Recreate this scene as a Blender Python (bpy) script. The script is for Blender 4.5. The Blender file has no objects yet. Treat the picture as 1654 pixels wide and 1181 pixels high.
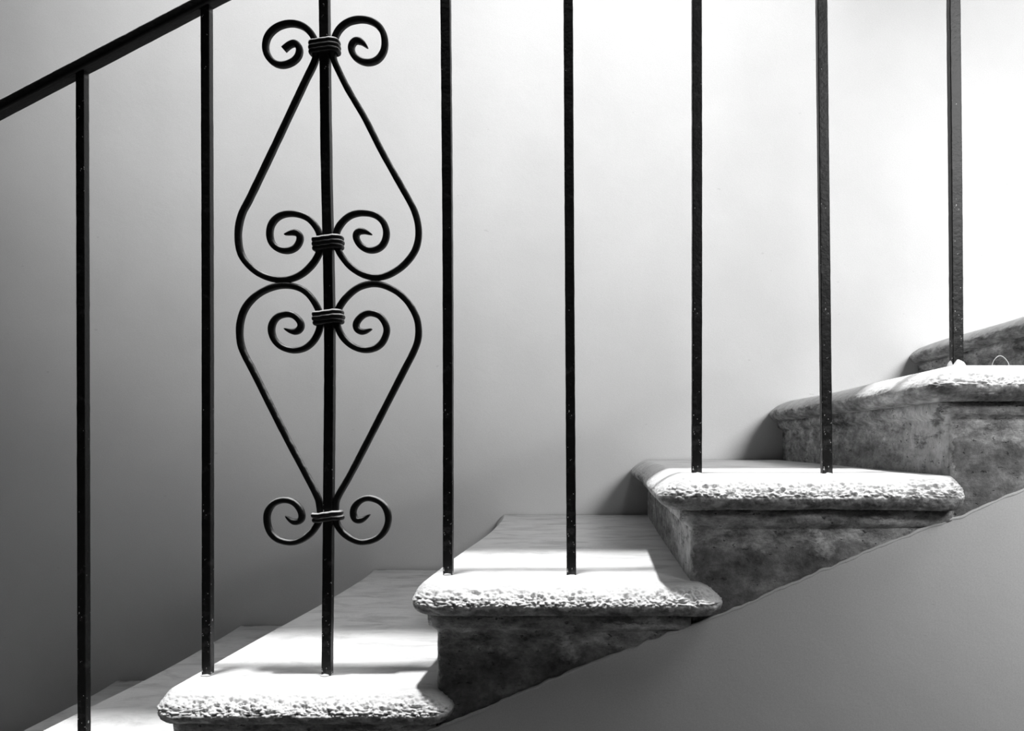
import bpy, math, random
from mathutils import Vector, noise

random.seed(7)
sc = bpy.context.scene
COL = sc.collection

# ------------------------------------------------------------------ frame
F, D = 1300.0, 1.30            # focal length in pixels of the 1654 px wide frame, camera to railing
VX, VY = 965.0, 716.0          # where the depth lines meet
Z0 = 1.528                     # eye height above the lower floor
W = 1.085                      # rear wall stands this far behind the railing


def at(px, py, y=0.0):
    s = F / (D + y)
    return Vector(((px - VX) / s, y, Z0 + (VY - py) / s))


# ------------------------------------------------------------------ helpers
def mesh(name, verts, faces, mat, parent=None, origin=(0, 0, 0), smooth=True):
    o0 = Vector(origin)
    me = bpy.data.meshes.new(name)
    me.from_pydata([tuple(Vector(v) - o0) for v in verts], [], faces)
    me.validate()
    if smooth:
        me.polygons.foreach_set('use_smooth', [True] * len(me.polygons))
    me.materials.append(mat)
    ob = bpy.data.objects.new(name, me)
    COL.objects.link(ob)
    if name in ('baluster', 'handrail', 'scroll'):
        ob.modifiers.new('flat_faces', 'WEIGHTED_NORMAL').weight = 80
    ob.location = o0
    if parent is not None:
        ob.parent = parent
        wp = Vector((0, 0, 0))
        p = parent
        while p is not None:
            wp += p.location
            p = p.parent
        ob.location = o0 - wp
    return ob


def empty(name, loc, label, cat):
    o = bpy.data.objects.new(name, None)
    COL.objects.link(o)
    o.location = loc
    o.empty_display_size = 0.1
    o['label'] = label
    o['category'] = cat
    return o


def struct(o, label, cat):
    o['kind'] = 'structure'
    o['label'] = label
    o['category'] = cat
    return o


def catmull(pts, step):
    """smooth curve through pts, evenly resampled"""
    P = [Vector(p) for p in pts]
    P = [P[0] * 2 - P[1]] + P + [P[-1] * 2 - P[-2]]
    out = []
    for i in range(1, len(P) - 2):
        p0, p1, p2, p3 = P[i - 1], P[i], P[i + 1], P[i + 2]
        for j in range(12):
            t = j / 12
            out.append(0.5 * ((2 * p1) + (p2 - p0) * t + (2 * p0 - 5 * p1 + 4 * p2 - p3) * t * t
                              + (3 * p1 - p0 - 3 * p2 + p3) * t ** 3))
    out.append(P[-2])
    return resample(out, step)


def resample(pts, step):
    L = [0.0]
    for a, b in zip(pts, pts[1:]):
        L.append(L[-1] + (b - a).length)
    n = max(2, int(L[-1] / step) + 1)
    res, j = [], 0
    for i in range(n):
        d = L[-1] * i / (n - 1)
        while j < len(L) - 2 and L[j + 1] < d:
            j += 1
        k = (d - L[j]) / max(1e-9, L[j + 1] - L[j])
        res.append(pts[j].lerp(pts[j + 1], min(1, max(0, k))))
    return res


def smooth1(v, n):
    for _ in range(n):
        v = [v[0]] + [v[i] * 0.5 + (v[i - 1] + v[i + 1]) * 0.25 for i in range(1, len(v) - 1)] + [v[-1]]
    return v


def bevel_rect(a, b, c):
    """rounded rectangle section, half sizes a, b, corner radius c"""
    out = []
    for qx, qy, a0 in ((1, 1, 0), (-1, 1, 90), (-1, -1, 180), (1, -1, 270)):
        for k in (0, 22.5, 45, 67.5, 90):
            t = math.radians(a0 + k)
            out.append((qx * (a - c) + c * math.cos(t), qy * (b - c) + c * math.sin(t)))
    return out


def bar(pts, width, depth, rad=0.002, rough=0.0, taper=(0, 0), seed=0.0):
    """a flat bar running in the railing plane (xz); width in the plane, depth along y"""
    n = len(pts)
    tot = sum((b - a).length for a, b in zip(pts, pts[1:]))
    V, Fc, run = [], [], 0.0
    m = 20
    for i, p in enumerate(pts):
        if i:
            run += (p - pts[i - 1]).length
        t = (pts[min(n - 1, i + 1)] - pts[max(0, i - 1)]).normalized()
        nx = Vector((t.z, 0, -t.x))
        nx = nx.normalized() if nx.length > 1e-6 else Vector((1, 0, 0))
        w = width * (1 + rough * noise.noise(p * 55 + Vector((seed, 0, 0))))
        d = depth * (1 + rough * noise.noise(p * 47 + Vector((0, seed, 3))))
        for tp, dist in ((taper[0], run), (taper[1], tot - run)):
            if tp and dist < tp:
                k = 0.16 + 0.84 * (dist / tp) ** 0.75
                w *= k
                d *= 0.45 + 0.55 * k
        for a, b in bevel_rect(w / 2, d / 2, min(rad, w * 0.4)):
            V.append(p + nx * a + Vector((0, b, 0)))
    for i in range(n - 1):
        for j in range(m):
            Fc.append((i * m + j, i * m + (j + 1) % m, (i + 1) * m + (j + 1) % m, (i + 1) * m + j))
    Fc.append(tuple(range(m))[::-1])
    Fc.append(tuple(range((n - 1) * m, n * m)))
    return V, Fc


# ------------------------------------------------------------------ materials
class Mat:
    def __init__(self, name, rough=0.6, spec=0.3):
        self.m = bpy.data.materials.new(name)
        self.m.use_nodes = True
        self.nt = self.m.node_tree
        self.b = self.nt.nodes['Principled BSDF']
        self.b.inputs['Roughness'].default_value = rough
        self.b.inputs['Specular IOR Level'].default_value = spec
        self.tc = self.nt.nodes.new('ShaderNodeTexCoord')

    def n(self, t, **kw):
        nd = self.nt.nodes.new(t)
        for k, v in kw.items():
            if k in nd.inputs:
                nd.inputs[k].default_value = v
            else:
                setattr(nd, k, v)
        return nd

    def link(self, a, b):
        self.nt.links.new(a, b)

    def noise(self, scale, detail=4, rough=0.55, sx=(1, 1, 1), coord='Object', dist=0.0):
        mp = self.n('ShaderNodeMapping')
        mp.inputs['Scale'].default_value = sx
        self.link(self.tc.outputs[coord], mp.inputs[0])
        nz = self.n('ShaderNodeTexNoise', Scale=scale, Detail=detail, Roughness=rough, Distortion=dist)
        self.link(mp.outputs[0], nz.inputs['Vector'])
        return nz.outputs['Fac']

    def ramp(self, src, *stops):
        r = self.n('ShaderNodeValToRGB')
        e = r.color_ramp.elements
        while len(e) < len(stops):
            e.new(0.5)
        for el, (p, v) in zip(e, stops):
            el.position = p
            el.color = (v, v, v, 1)
        self.link(src, r.inputs[0])
        return r.outputs[0]

    def math(self, op, a, b):
        nd = self.n('ShaderNodeMath', operation=op)
        for i, s in enumerate((a, b)):
            if isinstance(s, (int, float)):
                nd.inputs[i].default_value = s
            else:
                self.link(s, nd.inputs[i])
        return nd.outputs[0]

    def mix(self, fac, a, b):
        nd = self.n('ShaderNodeMix', data_type='RGBA')
        for sock, s in ((nd.inputs[0], fac), (nd.inputs[6], a), (nd.inputs[7], b)):
            if isinstance(s, (int, float)):
                sock.default_value = s if sock == nd.inputs[0] else (s, s, s, 1)
            else:
                self.link(s, sock)
        return nd.outputs[2]

    def color(self, s):
        if isinstance(s, (int, float)):
            self.b.inputs['Base Color'].default_value = (s, s, s, 1)
        else:
            self.link(s, self.b.inputs['Base Color'])

    def bump(self, h, strength, dist=0.002):
        bp = self.n('ShaderNodeBump', Strength=strength, Distance=dist)
        self.link(h, bp.inputs['Height'])
        self.link(bp.outputs[0], self.b.inputs['Normal'])


def plaster(name, albedo):
    M = Mat(name, 0.9, 0.1)
    big = M.ramp(M.noise(2.3, 5, 0.6), (0.3, albedo * 0.94), (0.7, albedo * 1.05))
    fine = M.ramp(M.noise(400, 2, 0.7), (0.25, 0.86), (0.75, 1.02))
    mul = M.n('ShaderNodeMix', data_type='RGBA', blend_type='MULTIPLY')
    mul.inputs[0].default_value = 1
    M.link(big, mul.inputs[6])
    M.link(fine, mul.inputs[7])
    # small scuffs and pin holes in the plaster
    sc1 = M.ramp(M.noise(26, 2, 0.5, (1, 1, 2.2)), (0.735, 0.0), (0.76, 0.5))
    M.color(M.mix(sc1, mul.outputs[2], albedo * 0.72))
    h = M.math('ADD', M.math('MULTIPLY', M.noise(9, 5, 0.6), 1.0), M.math('MULTIPLY', M.noise(180, 3, 0.6), 0.12))
    M.bump(h, 0.25, 0.006)
    return M.m


def travertine(name, base, pits=True):
    M = Mat(name, 0.75, 0.2)
    streak = M.noise(7, 6, 0.62, (1.0, 3.4, 5.0), dist=0.6)
    a = M.ramp(streak, (0.28, base * 0.7), (0.5, base * 0.97), (0.75, base * 1.1))
    spot = M.ramp(M.noise(60, 3, 0.6, (0.35, 1.6, 1.6)), (0.66, 0.0), (0.74, 0.75))
    c = M.mix(spot, a, base * 0.45)
    M.color(c)
    h = M.math('ADD', M.noise(120, 5, 0.65), M.math('MULTIPLY', spot, -1.2))
    M.bump(h, 0.5, 0.0025)
    return M.m


def sidestone(name, base):
    """weathered travertine above, rough grey mortar lower down, with stains and pits"""
    M = Mat(name, 0.85, 0.12)
    sep = M.n('ShaderNodeSeparateXYZ')
    M.link(M.tc.outputs['Object'], sep.inputs[0])
    edge = M.math('ADD', sep.outputs[2], M.math('MULTIPLY', M.math('SUBTRACT', M.noise(16, 5, 0.65), 0.5), 0.11))
    rx = M.ramp(M.math('ADD', M.math('MULTIPLY', sep.outputs[0], -30.0), M.noise(50, 4, 0.7)), (0.3, 0.0), (0.42, 1.0))
    mort = M.ramp(M.math('ADD', M.math('MULTIPLY', edge, 8.0), 0.98), (0.44, 1.0), (0.54, 0.0))
    mort = M.math('MULTIPLY', mort, M.math('SUBTRACT', 1.0, M.math('MULTIPLY', rx, 0.7)))
    st = M.ramp(M.noise(17, 8, 0.74, (1.0, 0.6, 1.9)), (0.34, base * 0.18), (0.47, base * 0.72), (0.55, base * 1.12), (0.66, base * 1.95))
    mo = M.ramp(M.noise(13, 8, 0.74, (1, 0.6, 1.2)), (0.34, base * 0.22), (0.5, base * 0.56), (0.66, base * 1.15))
    c = M.mix(mort, st, mo)
    ry = M.math('ADD', M.math('MULTIPLY', sep.outputs[1], -2.3), M.math('MULTIPLY', M.noise(14, 5, 0.7), 1.15))
    worn = M.math('MULTIPLY', rx, M.ramp(ry, (0.08, 0.0), (0.3, 0.85)))  # paler riser corner: some wear, with bounce light from the tread painted in
    c = M.mix(worn, c, M.ramp(M.noise(34, 5, 0.7), (0.35, base * 0.8), (0.6, base * 1.65)))  # paler tone for the wear and the painted bounce light
    stain = M.ramp(M.noise(24, 5, 0.66, (0.8, 0.5, 1.9)), (0.56, 0.0), (0.66, 0.85))
    c = M.mix(stain, c, base * 0.3)
    pit = M.ramp(M.noise(95, 3, 0.6, (0.7, 0.7, 1.3)), (0.64, 0.0), (0.7, 0.85))
    c = M.mix(pit, c, base * 0.2)
    M.color(c)
    h = M.math('ADD', M.math('ADD', M.noise(130, 5, 0.7), M.math('MULTIPLY', M.noise(28, 4, 0.6), 1.5)),
               M.math('MULTIPLY', pit, -1.3))
    M.bump(h, 0.7, 0.004)
    return M.m


def iron(name, chips=True, rim_light=0.0):
    M = Mat(name, 0.42, 0.22)
    c = M.ramp(M.noise(70, 4, 0.6), (0.3, 0.004), (0.6, 0.007), (0.8, 0.016))
    if chips:
        # chipped paint and mortar splashes, thicker towards the feet of the bars
        sep = M.n('ShaderNodeSeparateXYZ')
        M.link(M.tc.outputs['Object'], sep.inputs[0])
        low = M.ramp(sep.outputs[2], (0.0, 0.085), (0.12, 0.04), (0.45, 0.0))
        chip = M.math('ADD', M.noise(210, 2, 0.55, (1, 1, 0.7)), low)
        c = M.mix(M.ramp(chip, (0.738, 0.0), (0.76, 1.0)), c, 0.45)
        rust = M.math('ADD', M.noise(48, 5, 0.7), M.math('MULTIPLY', low, 1.6))
        c = M.mix(M.ramp(rust, (0.6, 0.0), (0.8, 0.35)), c, 0.12)
    if rim_light:
        # highlights of the overhead light, painted pale on faces that turn up
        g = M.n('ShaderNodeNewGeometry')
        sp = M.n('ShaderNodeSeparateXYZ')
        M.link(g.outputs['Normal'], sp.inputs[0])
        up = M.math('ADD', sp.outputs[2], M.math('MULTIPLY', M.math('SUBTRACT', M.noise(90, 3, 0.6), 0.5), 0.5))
        c = M.mix(M.ramp(up, (0.3, 0.0), (0.62, 1.0)), c, rim_light)
    M.color(c)
    M.bump(M.math('ADD', M.noise(160, 4, 0.6), M.noise(40, 3, 0.5)), 0.3, 0.0015)
    return M.m


def treadstone(name, base, low_tone):
    """worn pale travertine; darker and mottled on the underside roll of the nosing"""
    M = Mat(name, 0.75, 0.2)
    streak = M.noise(8, 7, 0.68, (1.0, 2.3, 4.0), dist=0.8)
    a = M.ramp(streak, (0.3, base * 0.68), (0.5, base * 0.97), (0.72, base * 1.12))
    spot = M.ramp(M.noise(46, 3, 0.6, (0.3, 1.6, 1.6)), (0.67, 0.0), (0.74, 0.75))
    c = M.mix(spot, a, base * 0.4)
    sep = M.n('ShaderNodeSeparateXYZ')
    M.link(M.tc.outputs['Object'], sep.inputs[0])
    # grime swept into the joint along the wall
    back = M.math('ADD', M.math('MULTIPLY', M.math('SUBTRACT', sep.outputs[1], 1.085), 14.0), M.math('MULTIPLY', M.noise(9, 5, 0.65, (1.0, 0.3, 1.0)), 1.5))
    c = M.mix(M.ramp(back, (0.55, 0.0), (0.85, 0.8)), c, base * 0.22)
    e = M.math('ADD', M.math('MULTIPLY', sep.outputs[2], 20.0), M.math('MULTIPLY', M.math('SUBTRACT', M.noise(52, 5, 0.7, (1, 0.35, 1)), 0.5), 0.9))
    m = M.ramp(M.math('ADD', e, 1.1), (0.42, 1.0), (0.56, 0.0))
    dk = M.ramp(M.noise(38, 6, 0.7, (1, 0.4, 1.5)), (0.33, low_tone * 0.3), (0.5, low_tone * 0.85), (0.66, low_tone * 1.7))
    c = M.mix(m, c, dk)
    M.color(c)
    h = M.math('ADD', M.noise(150, 5, 0.68), M.math('MULTIPLY', spot, -1.2))
    M.bump(h, 0.55, 0.003)
    return M.m


M_WALL = plaster('plaster_wall', 0.72)
M_SPAN = plaster('plaster_spandrel', 0.71)
M_CEIL = plaster('plaster_ceiling', 0.7)
M_FLOOR = travertine('floor_stone', 0.07)
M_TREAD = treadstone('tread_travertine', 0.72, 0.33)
M_SIDE = sidestone('step_side_stone', 0.4)
M_IRON = iron('black_painted_iron')
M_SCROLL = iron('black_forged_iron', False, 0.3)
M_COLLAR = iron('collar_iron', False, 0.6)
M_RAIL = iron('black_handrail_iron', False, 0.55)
M_MORTAR = travertine('mortar', 0.6)
_w = Mat('pale_wire', 0.4, 0.4)
_w.color(0.45)
M_WIRE = _w.m

# ------------------------------------------------------------------ staircase
YF = -0.065                    # plane of the steps' side faces
YN = -0.115                    # front of the nosings
#       tread z  nose x  riser x  thickness
ST = {}
for k, (z, xn, xr, t) in {
    0: (-0.703, -1.430, -1.392, .044), 1: (-0.540, -1.062, -1.022, .048), 2: (-0.374, -0.669, -0.638, .048),
    3: (-0.212, -0.284, -0.247, .048), 4: (-0.049, 0.091, 0.143, .052), 5: (0.119, 0.497, 0.542, .056),
        6: (0.287, 0.912, 0.955, .054)}.items():
    ST[k] = [z, xn, xr, t]
for k in (-1, -2, -3, -4):
    ST[k] = [ST[0][0] + .165 * k, ST[0][1] + .385 * k, ST[0][2] + .385 * k, .044]
for k in (7, 8, 9):
    ST[k] = [ST[6][0] + .166 * (k - 6), ST[6][1] + .405 * (k - 6), ST[6][2] + .405 * (k - 6), .05]
XEND = ST[9][2] + 0.40
XE = {1: -0.600, 2: -0.219, 3: 0.190, 4: 0.549, 5: 1.0}

_sof = [at(px, py, YF) for px, py in ((695, 1180), (795, 1142), (871, 1107), (954, 1073), (1026, 1047), (1112, 1014),
                                     (1195, 982), (1304, 933), (1435, 878), (1554, 834), (1652, 793))]


def soffit(x):
    if x <= _sof[0].x:
        return max(0.0, _sof[0].z + (x - _sof[0].x) * 0.425)
    if x >= _sof[-1].x:
        return _sof[-1].z + (x - _sof[-1].x) * 0.41
    for a, b in zip(_sof, _sof[1:]):
        if a.x <= x <= b.x:
            return a.z + (b.z - a.z) * (x - a.x) / (b.x - a.x)


def arc(cx, cy, r, a0, a1, n):
    return [Vector((cx + r * math.cos(math.radians(a0 + (a1 - a0) * i / n)),
                    cy + r * math.sin(math.radians(a0 + (a1 - a0) * i / n)), 0)) for i in range(n + 1)]


def plan_normals(P):
    N = []
    for i in range(len(P)):
        t = (P[min(len(P) - 1, i + 1)] - P[max(0, i - 1)])
        N.append(Vector((-t.y, t.x, 0)).normalized() * -1)
    return N


def rough_disp(p, amp):
    """pitted, crumbled stone: rounded grains with sharp crevices between them"""
    q = Vector((p.x * 0.55, p.y * 0.9, p.z * 1.2))
    a = noise.noise(q * 95)
    b = abs(noise.noise(q * 240 + Vector((9, 2, 4))))
    c = abs(noise.noise(q * 460 + Vector((1, 7, 2))))
    big = noise.noise(q * 22)
    pit = max(0.0, noise.noise(q * 190 + Vector((4, 4, 1))) - 0.2)
    return amp * (0.5 * a + 1.5 * b + 0.8 * c - 0.6 + 0.5 * big - 3.2 * pit)


staircase = empty('stone_staircase', (0, 0, 0),
                  'worn travertine staircase with rounded pitted nosings climbing to the right along the plaster wall', 'staircase')


def make_step(k):
    z, xn, xr, t = ST[k]
    seen = 0 <= k <= 6
    fine = 0.0013 if 1 <= k <= 5 else 0.008
    nxt = ST[k + 1][2] if k + 1 in ST else XEND
    xe = XE.get(k, nxt + 0.035)
    zt = Z0 + z
    rnd = random.Random(k + 50)
    # ---- the block under the tread: riser face, moulded fillet and side face down to the soffit line
    zb = zt - t
    zlow = (Z0 + ST[k - 1][0] - 0.02) if k - 1 in ST else 0.0
    R = 0.009
    path = [Vector((xr + 0.004, W - 0.012, 0)), Vector((xr, 0.6, 0))] + \
        [Vector((xr, YF + R, 0))] + arc(xr + R, YF + R, R, 180, 270, 5)[1:] + [Vector((nxt, YF, 0))]
    bs = 0.0055 if 1 <= k <= 5 else 0.02
    left = resample(path[:3], 0.012 if seen else 0.04)
    front = resample(path[-2:], bs)
    P = left[:-1] + arc(xr + R, YF + R, R, 180, 270, 5)[:-1] + front
    N = plan_normals(P)
    rows = 46 if 1 <= k <= 5 else 14
    fh, fo0 = 0.021 + 0.004 * rnd.random(), 0.015
    V, Fc = [], []
    for i, (p, n) in enumerate(zip(P, N)):
        zl = min(zlow, soffit(xr) - 0.006)
        if p.x > xr + R * 0.5:
            kx = min(1.0, (p.x - xr) / 0.02)
            zl = soffit(p.x) * kx + min(zlow, soffit(p.x)) * (1 - kx)
        zl = min(zl, zb - 0.002)
        fo = fo0 * max(0.0, min(1.0, (zb - soffit(p.x)) / (fh * 2.2))) if p.x > xr + R else fo0
        # profile: top, fillet out, fillet bottom, back in, down
        prof = [(zb + 0.004, -0.02), (zb + 0.004, fo), (zb - fh * 0.35, fo), (zb - fh * 0.8, fo * 0.9), (zb - fh, fo * 0.55),
                (zb - fh - 0.004, 0.001)]
        for j in range(1, rows):
            q = j / (rows - 1)
            zz = (zb - fh - 0.004) * (1 - q) + zl * q
            prof.append((min(zz, zb - fh - 0.004), 0.0))
        prof = [(max(zz, zl) if j > 1 else zz, u) for j, (zz, u) in enumerate(prof)]
        for j, (zz, u) in enumerate(prof):
            q = Vector((p.x, p.y, zz)) + n * u
            if 0 < j:
                amp = 0.0030 if p.x > xr + R else 0.0009
                dd = noise.noise(q * 30) * 0.5 + noise.noise(q * 85) * 0.45 + noise.noise(q * 190) * 0.25
                q += n * (dd * amp - (0.004 * max(0, noise.noise(q * 55 + Vector((3, 3, 3))) - 0.2)))
            V.append(q)
    m = len(prof)
    for i in range(len(P) - 1):
        for j in range(m - 1):
            Fc.append((i * m + j, i * m + j + 1, (i + 1) * m + j + 1, (i + 1) * m + j))
    block = mesh('step', V, Fc, M_SIDE, staircase, (xr, YF, zb))
    # ---- tread slab
    R, RE, IN, UP = 0.05 + 0.008 * rnd.random(), (0.024 if k == 4 else 0.04), 0.047, 0.58
    wob = [rnd.uniform(-.004, .004) for _ in range(3)]
    lp = catmull([(xn - (0.014 if k < 4 else -0.012), W - 0.004, 0), (xn + 0.002 + wob[0], W - 0.16, 0), (xn + 0.010 + wob[1], 0.6, 0), (xn + 0.003, 0.25, 0),
                  (xn, YN + R, 0)], 0.006 if 1 <= k <= 5 else 0.03)
    nc = 28 if 1 <= k <= 5 else 8
    fr = resample([Vector((xn + R, YN, 0)), Vector((xe - RE, YN, 0))], fine)
    P = lp[:-1] + arc(xn + R, YN + R, R, 180, 270, nc)[:-1] + fr[:-1] + \
        arc(xe - RE, YN + RE, RE, 270, 360, nc)[:-1] + resample([Vector((xe, YN + RE, 0)), Vector((xe, W - 0.004, 0))], 0.02)
    N = plan_normals(P)
    prof = []
    na = 38 if 1 <= k <= 5 else 8
    for j in range(na + 1):          # worn upper edge
        a = math.pi / 2 * j / na
        e = 1.42
        prof.append((-IN + IN * math.sin(a) ** e, -UP * t + UP * t * math.cos(a) ** e))
    nb = 14 if 1 <= k <= 5 else 5
    ri = 0.03
    for j in range(1, nb + 1):       # tighter lower edge
        a = math.pi / 2 * j / nb
        prof.append((-ri + ri * math.cos(a), -UP * t - (1 - UP) * t * math.sin(a)))
    prof.append((-0.07, -t))
    m = len(prof)
    V, Fc = [], []
    for i, (p, n) in enumerate(zip(P, N)):
        fm = max(0.0, min(1.0, (-n.y - 0.15) / 0.55))          # 1 on the front, 0 on the edge towards the wall
        if i > len(P) - 60:
            fm = max(fm, 0.4)
        # the worn edge narrows where the end of the nosing turns tightly
        fs = 1.0
        dx = p.x - (xe - IN * 2.2)
        if dx > 0 and p.y < 0.0:
            fs = 1.0 - min(1.0, dx / (IN * 2.2 - RE)) * (1 - (RE - 0.003) / IN)
        elif dx > 0:
            fs = (RE - 0.003) / IN
        if k < 4 and p.x < xn + R * 1.5:          # crisper edge towards the lower step
            fs = 0.42 + 0.58 * max(0.0, min(1.0, -n.y))
        for j, (u, dz) in enumerate(prof):
            u *= fs
            a = min(1.0, j / na)
            q = Vector((p.x, p.y, zt + dz)) + n * u
            if j == m - 1:
                q = Vector((p.x, p.y, zt + dz)) + n * -0.03
            msk = max(0.0, min(1.0, (a - 0.22) / 0.4))
            if j > na:
                msk *= 0.3 if j < m - 1 else 0
            up = math.cos(math.pi / 2 * min(1.6, j / na))
            nn = (n * math.sin(math.pi / 2 * a) + Vector((0, 0, up))).normalized()
            amp = (0.0040 * fm + 0.0010) * msk
            if k == 5:
                amp *= 0.75
            q += nn * rough_disp(q, amp)
            # chipped larger bites along the edge
            bite = max(0.0, noise.noise(Vector((p.x, p.y, k * 3.1)) * 14) - 0.25)
            q -= nn * bite * 0.016 * msk * fm
            V.append(q)
    for i in range(len(P) - 1):
        for j in range(m - 1):
            Fc.append((i * m + j, i * m + j + 1, (i + 1) * m + j + 1, (i + 1) * m + j))
    top = len(V)
    V += [V[i * m].copy() for i in range(len(P))]
    nbk = 60
    for i in range(1, nbk):          # ragged joint against the plaster
        xx = xe - 0.05 + (xn + 0.05 - xe + 0.05) * i / nbk
        g = max(0.0, noise.noise(Vector((xx * 9, k * 2.3, 0))) + 0.1) * 0.016 + 0.003 * abs(noise.noise(Vector((xx * 60, k, 0))))
        V.append(Vector((xx, W - 0.002 - g, zt)))
    Fc.append(tuple(top + i for i in range(len(P) + nbk - 1)))
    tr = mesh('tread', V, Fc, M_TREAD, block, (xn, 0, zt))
    return block


for k in sorted(ST):
    make_step(k)

# ------------------------------------------------------------------ railing
railing = empty('stair_railing', (at(526, 1090).x, 0, Z0 + ST[2][0]),
                'black wrought iron stair railing with square balusters and one scrolled heart-shaped panel', 'railing')
# handrail: flat bar, its line taken from the front top edge
YR0, YR1 = -0.013, 0.0125


def rail_top(x):
    x0, x1 = -1.02, -0.60
    zc = 0.5534 + 0.523 * (x + 0.9553)
    if x < x0:
        zc = 0.5534 + 0.523 * (x0 + 0.9553) + 0.44 * (x - x0)
    if x > x1:
        zc = 0.5534 + 0.523 * (x1 + 0.9553) + 0.43 * (x - x1)
    return Z0 + zc


RH = 0.0212
pts = []
x = -1.75
while x < 1.75:
    pts.append(Vector((x, (YR0 + YR1) / 2, rail_top(x) - RH / 2)))
    x += 0.02
v, f = bar(pts, 0.0186, YR1 - YR0, 0.0055, 0.03)
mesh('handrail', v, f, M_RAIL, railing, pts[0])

#       polyline (front centre pixels), width, foot tread
BARS = [
    ([(128.5, 118), (130, 600), (131.7, 1255)], 13.6),
    ([(330.5, 28), (332.2, 500), (332.5, 1090)], 14.2),
    ([(520, -160), (522, 0), (525, 250), (529.3, 450), (530.6, 600), (528.5, 850), (526.3, 1090)], 15.2),
    ([(717, -260), (718.7, 0), (722.3, 450), (722.9, 927)], 15.4),
    ([(916.5, -350), (917.6, 0), (920, 450), (922.9, 929)], 15.0),
    ([(1126, -440), (1126, 0), (1126.5, 350), (1126, 764)], 15.8),
    ([(1325, -530), (1328.6, 0), (1332, 300), (1337.2, 764)], 16.2),
    ([(1539, -620), (1543, 0), (1546, 300), (1548.2, 596)], 17.6),
    ([(1757, -700), (1757, 596)], 17.0),
    ([(1960, -700), (1960, 430)], 17.0),
    ([(-66, 300), (-64, 1255)], 14.0),
    ([(-262, 400), (-260, 1420)], 14.0),
]
scroll_post = None
for bi, (pl, wpx) in enumerate(BARS):
    w = wpx / 1000
    P = [at(px, py, -0.007) for px, py in pl]
    for p in P:
        p.y = 0.0
    # top under the handrail
    P[0].z = rail_top(P[0].x) - RH + 0.003
    foot = P[-1].copy()
    P[-1].z -= 0.012
    dense = catmull(P, 0.012)
    v, f = bar(dense, w, 0.0145, 0.0014, 0.045, seed=bi * 3.3)
    b = mesh('baluster', v, f, M_IRON, railing, foot)
    if bi == 2:
        scroll_post = b
        b['label'] = 'baluster carrying the scrollwork'
    # small lump of mortar where the bar is leaded into the tread
    V, Fc = [], []
    rr = (0.0076 + 0.0022 * random.random()) if bi != 7 else 0.0135
    for i in range(6):
        for j in range(20):
            a = 2 * math.pi * j / 20
            q = i / 5
            r = rr * (1.25 - 0.75 * q) * (1 + 0.35 * noise.noise(Vector((math.cos(a) * 1.4, math.sin(a) * 1.4, bi * 2.7 + q))))
            hz = (0.003 if bi != 7 else 0.017) * q ** 0.8 * (1 + 0.25 * noise.noise(Vector((math.cos(a) * 1.3, math.sin(a) * 1.3, bi))))
            V.append(foot + Vector((r * math.cos(a), r * math.sin(a), hz - 0.001)))
    for i in range(5):
        for j in range(20):
            Fc.append((i * 20 + j, i * 20 + (j + 1) % 20, (i + 1) * 20 + (j + 1) % 20, (i + 1) * 20 + j))
    Fc.append(tuple(100 + j for j in range(20)))
    mesh('mortar_footing', V, Fc, M_MORTAR, b, foot)

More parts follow.
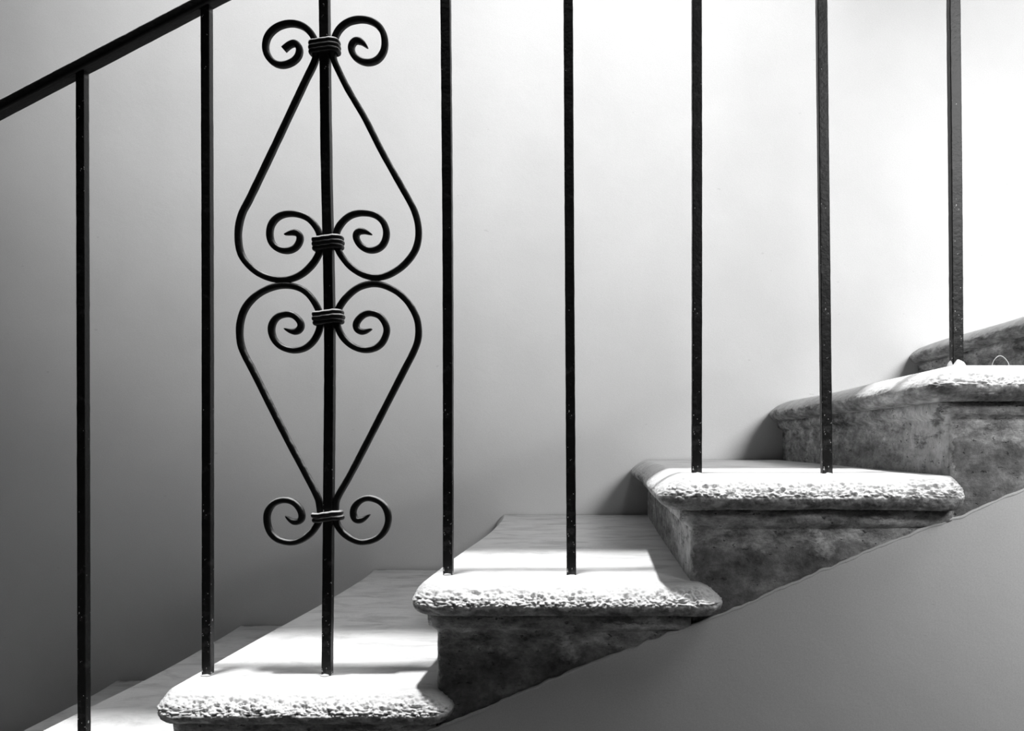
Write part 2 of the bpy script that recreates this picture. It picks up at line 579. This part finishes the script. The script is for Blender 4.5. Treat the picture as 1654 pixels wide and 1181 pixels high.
SCROLLS = [
    ('upper left', [(458.5, 80.5), (466, 74), (475.5, 69.5), (483.5, 76), (483, 89), (474, 99.5), (457.5, 105.5), (442.5, 101.6),
     (432, 89), (429, 74), (434, 57), (449, 43.4), (470, 38), (489, 42.3), (502, 53), (509, 65.6), (511.5, 78), (510.5, 93),
     (506, 106), (495.5, 127), (478.5, 163), (438.5, 248), (404, 320), (392, 343), (386, 365), (385, 386.4), (388.5, 407.7), (398, 424.3),
     (415, 440), (434, 449), (455, 452.5), (472, 450), (490.4, 441), (507, 424.3), (516, 408), (518.5, 393.5), (516, 377),
     (507, 361.5), (492.8, 350), (471.5, 345), (452.5, 348.5), (439.9, 360.3), (435.7, 377), (439.4, 393), (450, 402.5),
     (464.3, 405.3), (478, 400), (485, 388), (483.5, 378.5), (476, 375.5), (459.6, 379)], (0, 0.017)),
    ('upper right', [(594, 77.5), (584.5, 68), (574.5, 65.5), (567.8, 74), (568.8, 84.7), (577, 95.3), (593, 101.3), (609, 97.4),
     (619.2, 84.7), (622, 70), (619, 53), (609.5, 40), (595, 33), (579, 31.8), (562.5, 36), (549, 46.6), (541, 61.4), (538, 78),
     (538.5, 93), (544, 108), (563, 146), (590, 192), (618.3, 247.7), (660, 322), (670.6, 344), (676, 367.4), (675.4, 389), (669, 407.7),
     (654, 426.7), (635, 440.5), (617, 447.6), (601, 448), (581, 441.5), (564, 429), (552, 414), (545.5, 402), (542.4, 391),
     (544, 374.5), (552, 360.3), (566.3, 348), (585.3, 343.9), (606, 347.5), (619.5, 359.5), (624.6, 377), (620.5, 393), (611, 402),
     (597, 404.6), (583.5, 398), (575.4, 385), (576.5, 376), (585.3, 373), (600.7, 379)], (0.017, 0.017)),
    ('lower left', [(459.6, 531), (471, 535.8), (481.5, 535), (487, 526.3), (483, 516.8), (473.5, 509), (462, 507.4), (448, 512),
     (439.7, 524), (439, 538), (445.4, 552), (457, 561.6), (474, 566.2), (492.5, 562.5), (506.5, 551), (515, 535.8), (518, 521.6),
     (517.8, 512), (513.5, 498), (502, 479.5), (488, 467.5), (471.5, 462), (454, 461.4), (433.5, 466.5), (412, 479), (396, 498), (388.5, 520),
     (387.3, 540.5), (390, 559.5), (398, 578.5), (410, 601), (456.5, 694), (509, 794), (516.2, 816), (517.7, 833.7), (512, 849),
     (502, 861.6), (487, 872.5), (469.2, 876.5), (449.5, 871.5), (436.5, 859), (431.4, 842), (433, 826), (443, 812.6), (461, 807.6),
     (476.5, 812.5), (486.5, 826), (487.8, 838), (481.5, 843.5), (472, 842), (461.6, 833.5)], (0.017, 0.017)),
    ('lower right', [(600.7, 531.5), (588, 536.3), (578.5, 534.3), (574.7, 526.3), (578.5, 516.8), (588, 508), (599.5, 505.6),
     (614.5, 511.3), (623.8, 526), (624.6, 538), (618, 553), (606, 562.5), (587.6, 565.5), (569, 559), (554.8, 546), (546.5, 531),
     (544, 519), (544, 509.7), (548, 496.7), (559, 481), (573.4, 468), (588, 461), (605, 458.5), (623, 462.3), (644.6, 474), (661, 490.7),
     (672.6, 512), (676.2, 531), (675, 550), (667.5, 570), (652, 600), (609, 684), (568.3, 762.6), (545.5, 803), (542.2, 818.4),
     (542, 833.7), (545.6, 849), (558, 864), (576, 874), (591, 875.4), (608.7, 870), (622.5, 856.5), (627.6, 839), (623.8, 821.5),
     (613.5, 810), (596, 804.5), (581.4, 809), (571.7, 821), (571, 833.7), (576.5, 841), (585.5, 839.5), (597.5, 831)], (0.017, 0.017)),
]
for nm, pl, tp in SCROLLS:
    P = catmull([at(px, py) for px, py in pl], 0.0022)
    P = smooth1(P, 5)
    v, f = bar(P, 0.0102, 0.0118, 0.0036, 0.05, taper=tp, seed=len(nm))
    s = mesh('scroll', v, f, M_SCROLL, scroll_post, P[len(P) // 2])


def collar(px, py, a, b, h, r, turns, seed):
    """iron strap wound round the bar and its two scrolls"""
    c = at(px, py)
    n = int(turns * 72)
    path = []
    for i in range(n + 1):
        q = i / n
        th = math.pi / 2 + 2 * math.pi * turns * q
        bulge = 1.0 + 0.09 * math.sin(math.pi * q) + 0.02 * math.sin(seed + 7 * q)
        ct, s_ = math.cos(th), math.sin(th)
        e = 0.55
        frac = (q * turns)
        fr = frac % 1.0 if q < 1 else 1.0
        lvl = math.floor(frac if q < 1 else turns - 1) + 0.5 * max(0.0, min(1.0, (fr - 0.46) / 0.08)) + 0.5 * max(0.0, min(1.0, (fr - 0.9) / 0.1))
        path.append(c + Vector((a * bulge * math.copysign(abs(ct) ** e, ct), b * bulge * math.copysign(abs(s_) ** e, s_),
                                -h / 2 + h * lvl / (turns - 0.5))))
    V, Fc, m = [], [], 10
    for i, p in enumerate(path):
        t = (path[min(n, i + 1)] - path[max(0, i - 1)]).normalized()
        out = t.cross(Vector((0, 0, 1))).normalized()
        up = out.cross(t).normalized()
        for j in range(m):
            g = 2 * math.pi * j / m
            V.append(p + out * (r * 0.8 * math.cos(g)) + up * (r * math.sin(g)))
    for i in range(n):
        for j in range(m):
            Fc.append((i * m + j, i * m + (j + 1) % m, (i + 1) * m + (j + 1) % m, (i + 1) * m + j))
    Fc.append(tuple(range(m))[::-1])
    Fc.append(tuple(range(n * m, n * m + m)))
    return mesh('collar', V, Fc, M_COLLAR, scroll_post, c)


collar(524.5, 77.5, 0.0205, 0.0110, 0.0175, 0.0042, 3, 1)
collar(530, 393.5, 0.0205, 0.0110, 0.0175, 0.0042, 3, 2)
collar(530.5, 513.5, 0.0205, 0.0110, 0.0175, 0.0042, 3, 3)
collar(529.5, 834.0, 0.0205, 0.0110, 0.0115, 0.0042, 2, 4)

# thin wire loop lying on the upper tread
c = at(1616, 586, -0.03)
P = [c + Vector((0.0125 * math.cos(math.radians(a)), 0.004 * math.sin(math.radians(a * 2)), 0.012 * math.sin(math.radians(a)) - 0.001))
     for a in range(-20, 215, 6)]
V, Fc = [], []
for i, p in enumerate(P):
    t = (P[min(len(P) - 1, i + 1)] - P[max(0, i - 1)]).normalized()
    s = Vector((0, 1, 0))
    u = t.cross(s).normalized()
    for j in range(6):
        g = math.pi / 3 * j
        V.append(p + s * (0.0006 * math.cos(g)) + u * (0.0006 * math.sin(g)))
for i in range(len(P) - 1):
    for j in range(6):
        Fc.append((i * 6 + j, i * 6 + (j + 1) % 6, (i + 1) * 6 + (j + 1) % 6, (i + 1) * 6 + j))
wl = mesh('wire_loop', V, Fc, M_WIRE, None, c)
wl['label'] = 'tiny pale loop of wire standing on the tread right of the last baluster'
wl['category'] = 'wire'

# ------------------------------------------------------------------ setting
XL, XR, ZC = -6.0, 2.75, Z0 + 2.6


def slab(name, x0, x1, y0, y1, z0, z1, mat):
    V = [(x, y, z) for x in (x0, x1) for y in (y0, y1) for z in (z0, z1)]
    Fc = [(0, 1, 3, 2), (4, 6, 7, 5), (0, 4, 5, 1), (2, 3, 7, 6), (0, 2, 6, 4), (1, 5, 7, 3)]
    return mesh(name, V, Fc, mat, None, (x0, y0, z0), smooth=False)


struct(slab('wall_rear', XL, XR, W, W + 0.2, 0, ZC, M_WALL), 'smooth pale plaster wall behind the staircase and railing', 'wall')
struct(slab('floor', XL, XR, -3.2, W + 0.2, -0.1, 0, M_FLOOR), 'stone floor at the foot of the stairs', 'floor')
# wall below the stairs, its top edge follows the line of the soffit
YS = YF - 0.0035
V, Fc = [], []
xs = []
x = ST[-4][2] + 0.05
while x < XEND:
    xs.append(x)
    x += 0.006
for x in xs:
    zt = max(0.03, soffit(x) + 0.003 + 0.003 * noise.noise(Vector((x * 60, 1, 2))) + 0.0015 * noise.noise(Vector((x * 17, 5, 2))))
    V += [Vector((x, YS, 0)), Vector((x, YS, zt - 0.001)), Vector((x, YS + 0.001, zt)), Vector((x, YS + 0.25, zt)), Vector((x, YS + 0.25, 0))]
for i in range(len(xs) - 1):
    a, b = i * 5, i * 5 + 5
    Fc += [(a + j, b + j, b + j + 1, a + j + 1) for j in range(4)]
struct(mesh('wall_lower', V, Fc, M_SPAN, None, V[0], smooth=False), 'grey plaster wall beneath the slanting underside of the stairs', 'wall')
V, Fc = [], []
for i, x in enumerate(xs):
    n1 = noise.noise(Vector((x * 40, 3, 9)))
    r = 0.0019 + 0.0012 * n1
    c = Vector((x, YS, max(0.03, soffit(x) + 0.003 * noise.noise(Vector((x * 60, 1, 2))) + 0.0015 * noise.noise(Vector((x * 17, 5, 2))) + 0.002)))
    for j in range(8):
        a = math.pi / 4 * j
        V.append(c + Vector((0, r * math.cos(a), 1.25 * r * math.sin(a))))
for i in range(len(xs) - 1):
    for j in range(8):
        Fc.append((i * 8 + j, i * 8 + (j + 1) % 8, (i + 1) * 8 + (j + 1) % 8, (i + 1) * 8 + j))
struct(mesh('trim_1', V, Fc, M_WALL, None, V[0]), 'thin pale plaster bead along the slanting lower edge of the stairs', 'trim')
# upper floor: its edge lets daylight down the stairwell only as far as the front of the treads
YE = 0.134
struct(slab('ceiling', XL, XR, YE, W + 0.2, ZC, ZC + 0.12, M_CEIL), 'ceiling over the stairs', 'ceiling')

# ------------------------------------------------------------------ light
sun = bpy.data.lights.new('daylight_sun', 'SUN')
sun.energy = 7.0
sun.angle = math.radians(2.6)
so = bpy.data.objects.new('daylight_sun', sun)
COL.objects.link(so)
so.location = (0, 0, 6)
d = Vector((0.03, 0.045, -1.0))
so.rotation_euler = d.to_track_quat('-Z', 'Y').to_euler()

def beam(name, loc, aim, half, blend, intensity, radius):
    """added soft spot lamp that shapes the brightness gradients; no opening behind it"""
    l = bpy.data.lights.new(name, 'SPOT')
    l.energy = intensity * 4 * math.pi
    l.spot_size = half * 2
    l.spot_blend = blend
    l.shadow_soft_size = radius
    o = bpy.data.objects.new(name, l)
    COL.objects.link(o)
    o.location = Vector(loc) + Vector((0, 0, Z0))
    o.rotation_euler = (Vector(aim) - Vector(loc)).to_track_quat('-Z', 'Y').to_euler()
    return o


LP = dict(sun=4.6, A=110.0, B=42.5, sky=0.0, world=0.0, glow=1.9)
sun.energy = LP['sun']
beam('fill_spot_upper', (0.70, -2.60, 3.898), (-0.455, 1.068, 1.773), 0.350, 1.0, LP['A'], 0.3)  # added unseen spot, grades the rear wall from top to bottom
beam('fill_spot_right', (1.595, -1.856, 1.357), (1.45, 0.961, 0.38), 0.638, 1.0, LP['B'], 0.5)  # added unseen spot, brightens the right side and the lower wall
g = bpy.data.lights.new('sky_glow', 'SUN')
g.energy = LP['glow']
g.angle = math.radians(32)
go = bpy.data.objects.new('sky_glow', g)
COL.objects.link(go)
go.location = (0.4, 0, 6)
go.rotation_euler = Vector((-0.6, 0.06, -1.0)).to_track_quat('-Z', 'Y').to_euler()

w = bpy.data.worlds.new('World')
sc.world = w
w.use_nodes = True
w.node_tree.nodes['Background'].inputs[0].default_value = (1, 1, 1, 1)
w.node_tree.nodes['Background'].inputs[1].default_value = LP['world']

# ------------------------------------------------------------------ camera
cam = bpy.data.cameras.new('camera')
cam.sensor_fit = 'HORIZONTAL'
cam.sensor_width = 36
cam.lens = F * 36 / 1654
cam.shift_x = -(VX - 827.0) / 1654
cam.shift_y = (VY - 590.5) / 1654
cam.clip_start = 0.01
co = bpy.data.objects.new('camera', cam)
COL.objects.link(co)
co.location = (0, -D, Z0)
co.rotation_euler = (math.pi / 2, 0, 0)
sc.camera = co
sc.view_settings.view_transform = 'Standard'
sc.view_settings.look = 'None'
sc.view_settings.exposure = 0.0
sc.view_settings.gamma = 1.0
sc.view_settings.use_curve_mapping = False
